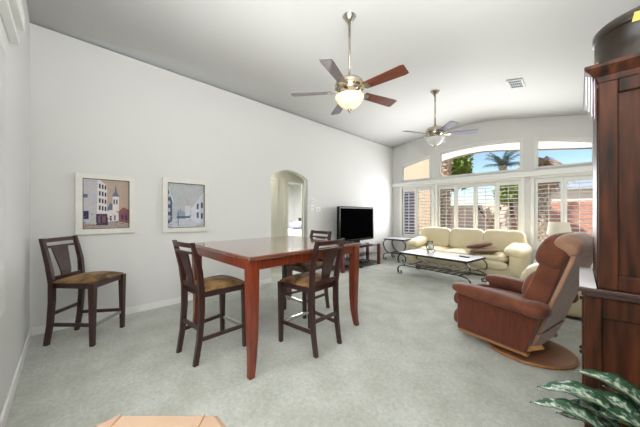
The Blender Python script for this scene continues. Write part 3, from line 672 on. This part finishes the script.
# disc base
bm = bmesh.new(); lathe(bm, [(.0, 0), (.325, 0), (.33, .012), (.315, .022), (0, .026)], cx=-.15, cy=.01, seg=48); put('round_base', bm, 'disc', t)
bm = bmesh.new(); R0 = .33
pts = [(-.15+R0*math.cos(2*PI*i/48), .01+R0*math.sin(2*PI*i/48), .012) for i in range(49)]; sweep(bm, pts, .02, .014, up=Vector((0, 0, 1)), n=8); put('base_rim', bm, 'oak', t)
put('pivot', pil((-.1, .03, .06), (.1, .1, .05), 6), 'dark_plastic', t)
for s in (-1, 1):
    bm = bmesh.new(); y0, y1 = (s*.28, s*.36)
    sections(bm, [[(a, y, b) for a, b in ((-.25, .10), (.33, .10), (.33, .50), (-.37, .50))] for y in (y0, y1)]); put('side_panel', bm, 'cord_fabric', t, bevel=.015, seg=3)
    bm = bmesh.new(); sections(bm, [[(a, y, b) for a, b in ((-.26, .075), (.32, .075), (.32, .10), (-.26, .10))] for y in (s*.29, s*.345)]); put('rail', bm, 'oak', t)
    bm = bmesh.new(); pillow(bm, (0, s*.33, .50), (.375, .088, .058), 5, 3, rot=Matrix.Rotation(-.05, 3, 'Y'), nu=44); pillow(bm, (-.31, s*.335, .485), (.095, .092, .062), 2.8, 2.6)
    put('arm_rest', bm, 'velvet', t, smooth=True)
put('under_frame', box(-.2, -.28, .08, .31, .28, .2), 'espresso', t)
put('seat_cushion', pil((.08, 0, .36), (.30, .275, .10), 5, 3), 'velvet', t, smooth=True)
bm = bmesh.new(); pillow(bm, (.345, 0, .385), (.05, .345, .095), 5, 2.6); pillow(bm, (.345, 0, .195), (.05, .345, .11), 5, 2.6); put('foot_rest', bm, 'velvet', t, smooth=True)
LE = .31                                 # lean of the back
Rb = Matrix.Rotation(-LE, 3, 'Y')
bm = bmesh.new(); sections(bm, [[(a, y, b) for a, b in ((-.235, .12), (-.08, .25), (-.36, .98), (-.50, .96))] for y in (-.275, .275)]); put('back_shell', bm, 'velvet', t, bevel=.02, seg=3)
ln = lambda z, o: (-.25-.325*(z-.08)-o, z)
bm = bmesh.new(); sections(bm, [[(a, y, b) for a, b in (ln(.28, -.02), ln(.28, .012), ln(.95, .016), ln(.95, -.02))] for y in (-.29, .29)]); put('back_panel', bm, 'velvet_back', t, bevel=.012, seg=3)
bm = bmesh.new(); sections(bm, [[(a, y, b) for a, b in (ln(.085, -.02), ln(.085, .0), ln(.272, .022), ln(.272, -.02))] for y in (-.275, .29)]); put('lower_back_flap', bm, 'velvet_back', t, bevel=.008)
put('lumbar_cushion', pil((-.265, 0, .63), (.095, .27, .15), 4, 2.6, rot=Rb), 'velvet', t, smooth=True)
bm = bmesh.new(); pillow(bm, (-.40, 0, .945), (.115, .325, .165), 4.5, 2.6, rot=Matrix.Rotation(-.42, 3, 'Y'), nu=44); put('head_cushion', bm, 'velvet', t, smooth=True)
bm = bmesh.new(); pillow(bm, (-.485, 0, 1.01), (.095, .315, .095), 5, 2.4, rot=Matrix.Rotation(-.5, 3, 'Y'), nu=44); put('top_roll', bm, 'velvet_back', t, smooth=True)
bm = bmesh.new(); sweep(bm, [(-.2, .33, .10), (-.36, .33, .2)], .03, .02, up=Vector((0, 0, 1))); put('lever', bm, 'oak', t)

# ------------------------------------------------------------ hutch
HXF, HY0, HY1 = 4.0, 2.39, 3.13
t = thing('hutch', 'tall dark stained wooden hutch with panelled side at the right edge', 'cabinet', (4.28, 2.76, 0))
ox, oy = -4.28, -2.76
def hb(x0, y0, z0, x1, y1, z1): return box(x0+ox, y0+oy, z0, x1+ox, y1+oy, z1)
put('lower_body', hb(4.03, 2.42, 0, 4.55, 3.10, .80), 'hutch', t, bevel=.004)
bm = bmesh.new()         # side frame of the base cabinet round its recessed panel
for a in ((4.02, .0, 4.09, .80), (4.47, .0, 4.55, .80), (4.09, .69, 4.47, .80), (4.09, 0, 4.47, .10)): bx(bm, a[0]+ox, 2.40+oy, a[1], a[2]+ox, 2.425+oy, a[3])
put('lower_side_frame', bm, 'hutch', t, bevel=.006)
put('drawer', hb(4.012, 2.46, .62, 4.032, 3.06, .78), 'hutch', t, bevel=.006)
put('door', hb(4.012, 2.46, .08, 4.032, 2.755, .60), 'hutch', t, bevel=.006); put('door', hb(4.012, 2.765, .08, 4.032, 3.06, .60), 'hutch', t, bevel=.006)
for d, (yy, zz) in zip(list(t.children)[-3:], ((2.76, .7), (2.72, .35), (2.8, .35))):
    bm = bmesh.new(); pillow(bm, (4.008+ox, yy+oy, zz), (.009, .012, .012), 2, nu=12, nv=8); put('knob', bm, 'hutch', d, smooth=True)
bm = bmesh.new(); bx(bm, 3.995+ox, 2.37+oy, .825, 4.56+ox, 3.15+oy, .85); bx(bm, 4.008+ox, 2.385+oy, .80, 4.56+ox, 3.135+oy, .826); put('counter', bm, 'counter', t, bevel=.006, seg=3)
put('upper_body', hb(4.085, 2.43, .85, 4.55, 3.07, 2.03), 'hutch', t)
bm = bmesh.new()
for a in ((4.075, .85, 4.15, 2.03), (4.47, .85, 4.55, 2.03), (4.15, 1.93, 4.47, 2.03), (4.15, .85, 4.47, .93)): bx(bm, a[0]+ox, 2.41+oy, a[1], a[2]+ox, 2.435+oy, a[3])
put('upper_side_frame', bm, 'hutch', t, bevel=.006)
put('glass_door', hb(4.07, 2.45, .88, 4.084, 3.05, 1.99), 'hutch', t, bevel=.003)
tag(put('ledge_glare', box(4.0, 2.385, .851, 4.068, 3.12, .855), 'paper'), 'white sheet standing in for window glare on the ledge of the hutch', 'glare')  # added white sheet that gives the polished ledge its window glare
bm = bmesh.new(); pr = [(4.075, 2.405, 2.00), (4.065, 2.395, 2.03), (4.04, 2.375, 2.055), (4.02, 2.36, 2.075), (4.02, 2.36, 2.095)]
secs = [[(x+ox, y+oy, z), (4.55+ox, y+oy, z), (4.55+ox, 5.5-y+oy, z), (x+ox, 5.5-y+oy, z)] for x, y, z in pr]; sections(bm, secs); put('cornice', bm, 'hutch', t, bevel=.003)
HS = [('paper', 1.88), ('paper', 1.85), ('paper', 1.82), ('pink_paper', 1.81)]
t2 = thing('paper_strips', 'white paper strips hanging from the hutch cornice', 'papers', (4.038, 2.47, 2.0))
for k, (m, z) in enumerate(HS): put('strip', box(-.012+.011*k, -.09+.012*k, z-2.0, -.008+.011*k, .0, .045 - .0*k), m, t2)
t = thing('round_box', 'dark lacquered round box with brass clasp on top of the hutch', 'box', (4.28, 2.66, 2.096))
bm = bmesh.new(); lathe(bm, [(.212, 0), (.218, .012), (.214, .02), (.214, .22), (.222, .225), (.222, .272), (.21, .284), (0, .286)], seg=48); put('body', bm, 'blackdrum', t, smooth=False)
for p in t.children[0].data.polygons: p.use_smooth = abs(p.normal.z) < .5
for a, z, w_ in ((-106, .20, .04), (-158, .04, .02)):
    ca, sa = math.cos(math.radians(a)), math.sin(math.radians(a)); bm = bmesh.new(); sweep(bm, [(ca*.224-.01*sa, sa*.224, z+.05), (ca*.226, sa*.226, z)], w_, .006, up=Vector((-sa, ca, 0))); put('clasp', bm, 'brass', t)

# ------------------------------------------------------------ ceiling fans
def fan(loc, ph, name, label, lit, bm_, zb, seed=0):
    t = thing(name, label, 'ceiling fan', loc, 0); top = zl(loc[0])-loc[2]
    bm = bmesh.new(); lathe(bm, [(.085, top+.03), (.088, top-.02), (.08, top-.03), (.082, top-.045), (.06, top-.06), (.056, top-.08), (.035, top-.095), (.022, top-.125)], seg=28); put('canopy', bm, 'nickel', t, smooth=True)
    bm = bmesh.new(); lathe(bm, [(.013, .14), (.013, top-.1)], seg=14); put('down_rod', bm, 'nickel', t, smooth=True)
    bm = bmesh.new(); lathe(bm, [(.02, .19), (.03, .155), (.06, .15), (.075, .135), (.13, .125), (.15, .105), (.158, .085), (.15, .07), (.156, .06), (.156, .04), (.13, .03), (.138, .02), (.115, .0), (.10, -.01), (.095, -.03), (.06, -.035)], seg=36); put('motor_housing', bm, 'nickel', t, smooth=True)
    for k in range(5):
        a = math.radians(ph+72*k); R_ = Matrix.Rotation(a, 3, 'Z') @ Matrix.Rotation(math.radians(-13), 3, 'X'); n = 14; secs = []
        ob = []; 
        for i in range(n+1):
            u = i/n; r = .20+.46*u; hw = (.052+.018*u)*(1 if u < .95 else .86); ob.append((r, hw))
        bm = bmesh.new(); secs = [[R_ @ Vector((r, -hw, 0)), R_ @ Vector((r, hw, 0)), R_ @ Vector((r, hw, .007)), R_ @ Vector((r, -hw, .007))] for r, hw in ob]
        sections(bm, secs); bl = put('blade', bm, bm_[k], t)
        bm = bmesh.new(); secs = [[R_ @ Vector((r, -hw, -.008)), R_ @ Vector((r, hw, -.008)), R_ @ Vector((r, hw, -.001)), R_ @ Vector((r, -hw, -.001))] for r, hw in ((.10, .02), (.16, .014), (.2, .035), (.235, .045), (.26, .02))]
        sections(bm, secs); put('blade_iron', bm, 'nickel', bl)
    bm = bmesh.new(); lathe(bm, [(.06, -.02), (.065, -.045), (.11, -.05), (.11, -.06), (.06, -.062)], seg=28); put('light_fitter', bm, 'nickel', t, smooth=True)
    bm = bmesh.new()
    for k in range(12):
        a = 2*PI*k/12; pillow(bm, (.155*math.cos(a), .155*math.sin(a), .05), (.014, .014, .02), 2, nu=8, nv=6)
    put('ornament_band', bm, 'brass', t, smooth=True)
    bm = bmesh.new(); lathe(bm, [(.158, -.055), (.16, -.066), (.148, -.08), (.138, -.10), (.128, -.12), (.105, -.148), (.07, -.172), (.03, -.188), (.012, -.193)], seg=36); b_ = put('glass_bowl', bm, 'bowl_lit' if lit else 'bowl', t, smooth=True)
    bm = bmesh.new(); lathe(bm, [(.02, -.188), (.026, -.198), (.016, -.212), (.008, -.23), (.002, -.235)], seg=16); put('finial', bm, 'nickel', t, smooth=True)
    return t
fan((2.2, 2.52, 2.625), 2, 'ceiling_fan', 'near ceiling fan with lit bowl and mahogany blades', True, ['blade', 'blade', 'blade_sheen', 'blade_sheen', 'blade_sheen'], 0)
fan((2.17, 5.0, 2.685), 28, 'ceiling_fan', 'far ceiling fan with unlit white bowl and blades tinted by reflected sky', False, ['blade_sky']*5, 0)
fl = bpy.data.lights.new('fan_bulb', 'POINT'); fl.energy = 5; fl.color = (1, .8, .55); fl.shadow_soft_size = .06
fo = bpy.data.objects.new('fan_bulb', fl); C.objects.link(fo); fo.location = (2.2, 2.52, 2.535)

# ------------------------------------------------------------ ottoman at the bottom edge
t = thing('ottoman', 'tan leather ottoman at the bottom edge of the photo', 'ottoman', (2.915, .445, 0), math.radians(45.4))
def oct_(hx, hy, c, z): return [(-hx+c, hy, z), (hx-c, hy, z), (hx, hy-c, z), (hx, -hy+c, z), (hx-c, -hy, z), (-hx+c, -hy, z), (-hx, -hy+c, z), (-hx, hy-c, z)]
bm = bmesh.new(); sections(bm, [oct_(.27, .20, .06, z) for z in (.03, .37)]); put('body', bm, 'tan', t, bevel=.012, seg=3)
bm = bmesh.new(); sections(bm, [oct_(.275, .205, .06, .372), oct_(.275, .205, .06, .405), oct_(.255, .185, .055, .42)]); put('top_cushion', bm, 'tan', t, bevel=.01, seg=3)
bm = bmesh.new()
for x in (-.19, .16): sweep(bm, [(x, .19, .4215), (x+.015, -.19, .4215)], .008, .006, up=Vector((0, 0, 1)), n=6)
put('seam', bm, 'tan_piping', t)
bm = bmesh.new()
for x in (-.2, .2):
    for y in (-.14, .14): bx(bm, x-.02, y-.02, 0, x+.02, y+.02, .03)
put('feet', bm, 'espresso', t)

# ------------------------------------------------------------ variegated plant
PXY = (4.30, 1.93)
t = thing('potted_plant', 'green and silver variegated leafy plant in the bottom right corner', 'plant', (PXY[0], PXY[1], 0))
bm = bmesh.new(); lathe(bm, [(.10, 0), (.15, .2), (.155, .24), (.165, .25), (.165, .28), (.15, .28), (.145, .24)], seg=32); put('pot', bm, 'terracotta', t)
bm = bmesh.new(); lathe(bm, [(0.0, .23), (.144, .24), (0.0, .25)], seg=24); put('soil', bm, 'soil', t)

LEAVES = [((3.93, 1.80, .40), (4.16, 1.84, .33), .08), ((4.02, 2.02, .44), (4.2, 2.0, .36), .09), ((4.13, 2.17, .40), (4.25, 2.06, .33), .06), ((3.85, 1.722, .445), (4.10, 1.80, .375), .085), ((3.862, 1.849, .457), (4.15, 1.92, .40), .105), ((3.982, 2.113, .475), (4.24, 2.105, .375), .105),
          ((4.08, 2.12, .44), (4.21, 2.05, .37), .05), ((3.96, 1.90, .42), (4.14, 1.91, .35), .075), ((4.05, 1.83, .45), (4.23, 1.93, .36), .08),
          ((4.12, 1.66, .42), (4.24, 1.82, .38), .09), ((4.28, 1.60, .46), (4.29, 1.82, .40), .09), ((4.35, 2.24, .5), (4.31, 2.03, .42), .09), ((4.46, 1.75, .5), (4.36, 1.88, .42), .08)]
rnd = random.Random(11)
for k, (tip, base, wd) in enumerate(LEAVES):
    o_ = Vector((PXY[0], PXY[1], 0)); tip = Vector(tip)-o_; base = Vector(base)-o_
    root = Vector((base.x*.25, base.y*.25, .245)); ax = tip-base; L_ = ax.length; sd = ax.cross(Vector((0, 0, 1))).normalized(); up = sd.cross(ax).normalized()
    roll = rnd.uniform(-.35, .35); sd, up = sd*math.cos(roll)+up*math.sin(roll), up*math.cos(roll)-sd*math.sin(roll)
    bm = bmesh.new(); uvl = bm.loops.layers.uv.new('UVMap'); n, m_ = 18, 8; g = []
    for i in range(n+1):
        u = i/n; prof = (math.sin(PI*min(1, u**.72))**.85 if 0 < u < 1 else 0)*wd*.72; c = base+ax*u+up*(.045*math.sin(PI*u)-.0)*L_/.3; row = []
        for j in range(m_+1):
            q = -1+2*j/m_; row.append(bm.verts.new(c+sd*q*prof+up*(abs(q)*.28*prof+.004*math.sin(u*22+q*2)*abs(q))))
        g.append(row)
    for i in range(n):
        for j in range(m_):
            f = bm.faces.new((g[i][j], g[i][j+1], g[i+1][j+1], g[i+1][j]))
            for lp, (a, b) in zip(f.loops, ((i, j), (i, j+1), (i+1, j+1), (i+1, j))): lp[uvl].uv = (a/n, b/m_)
    lf = put('leaf', bm, 'leaf', t, smooth=True)
    s_ = lf.modifiers.new('thick', 'SOLIDIFY'); s_.thickness = .0012
    bm = bmesh.new(); sweep(bm, smoothpath([root, root.lerp(base, .5)+Vector((0, 0, .03)), base, base+ax*.12], 5), .009, .009, n=6, up=Vector((.1, .9, .3)), taper=(1.2, .7)); put('stem', bm, 'petiole', t, smooth=True)
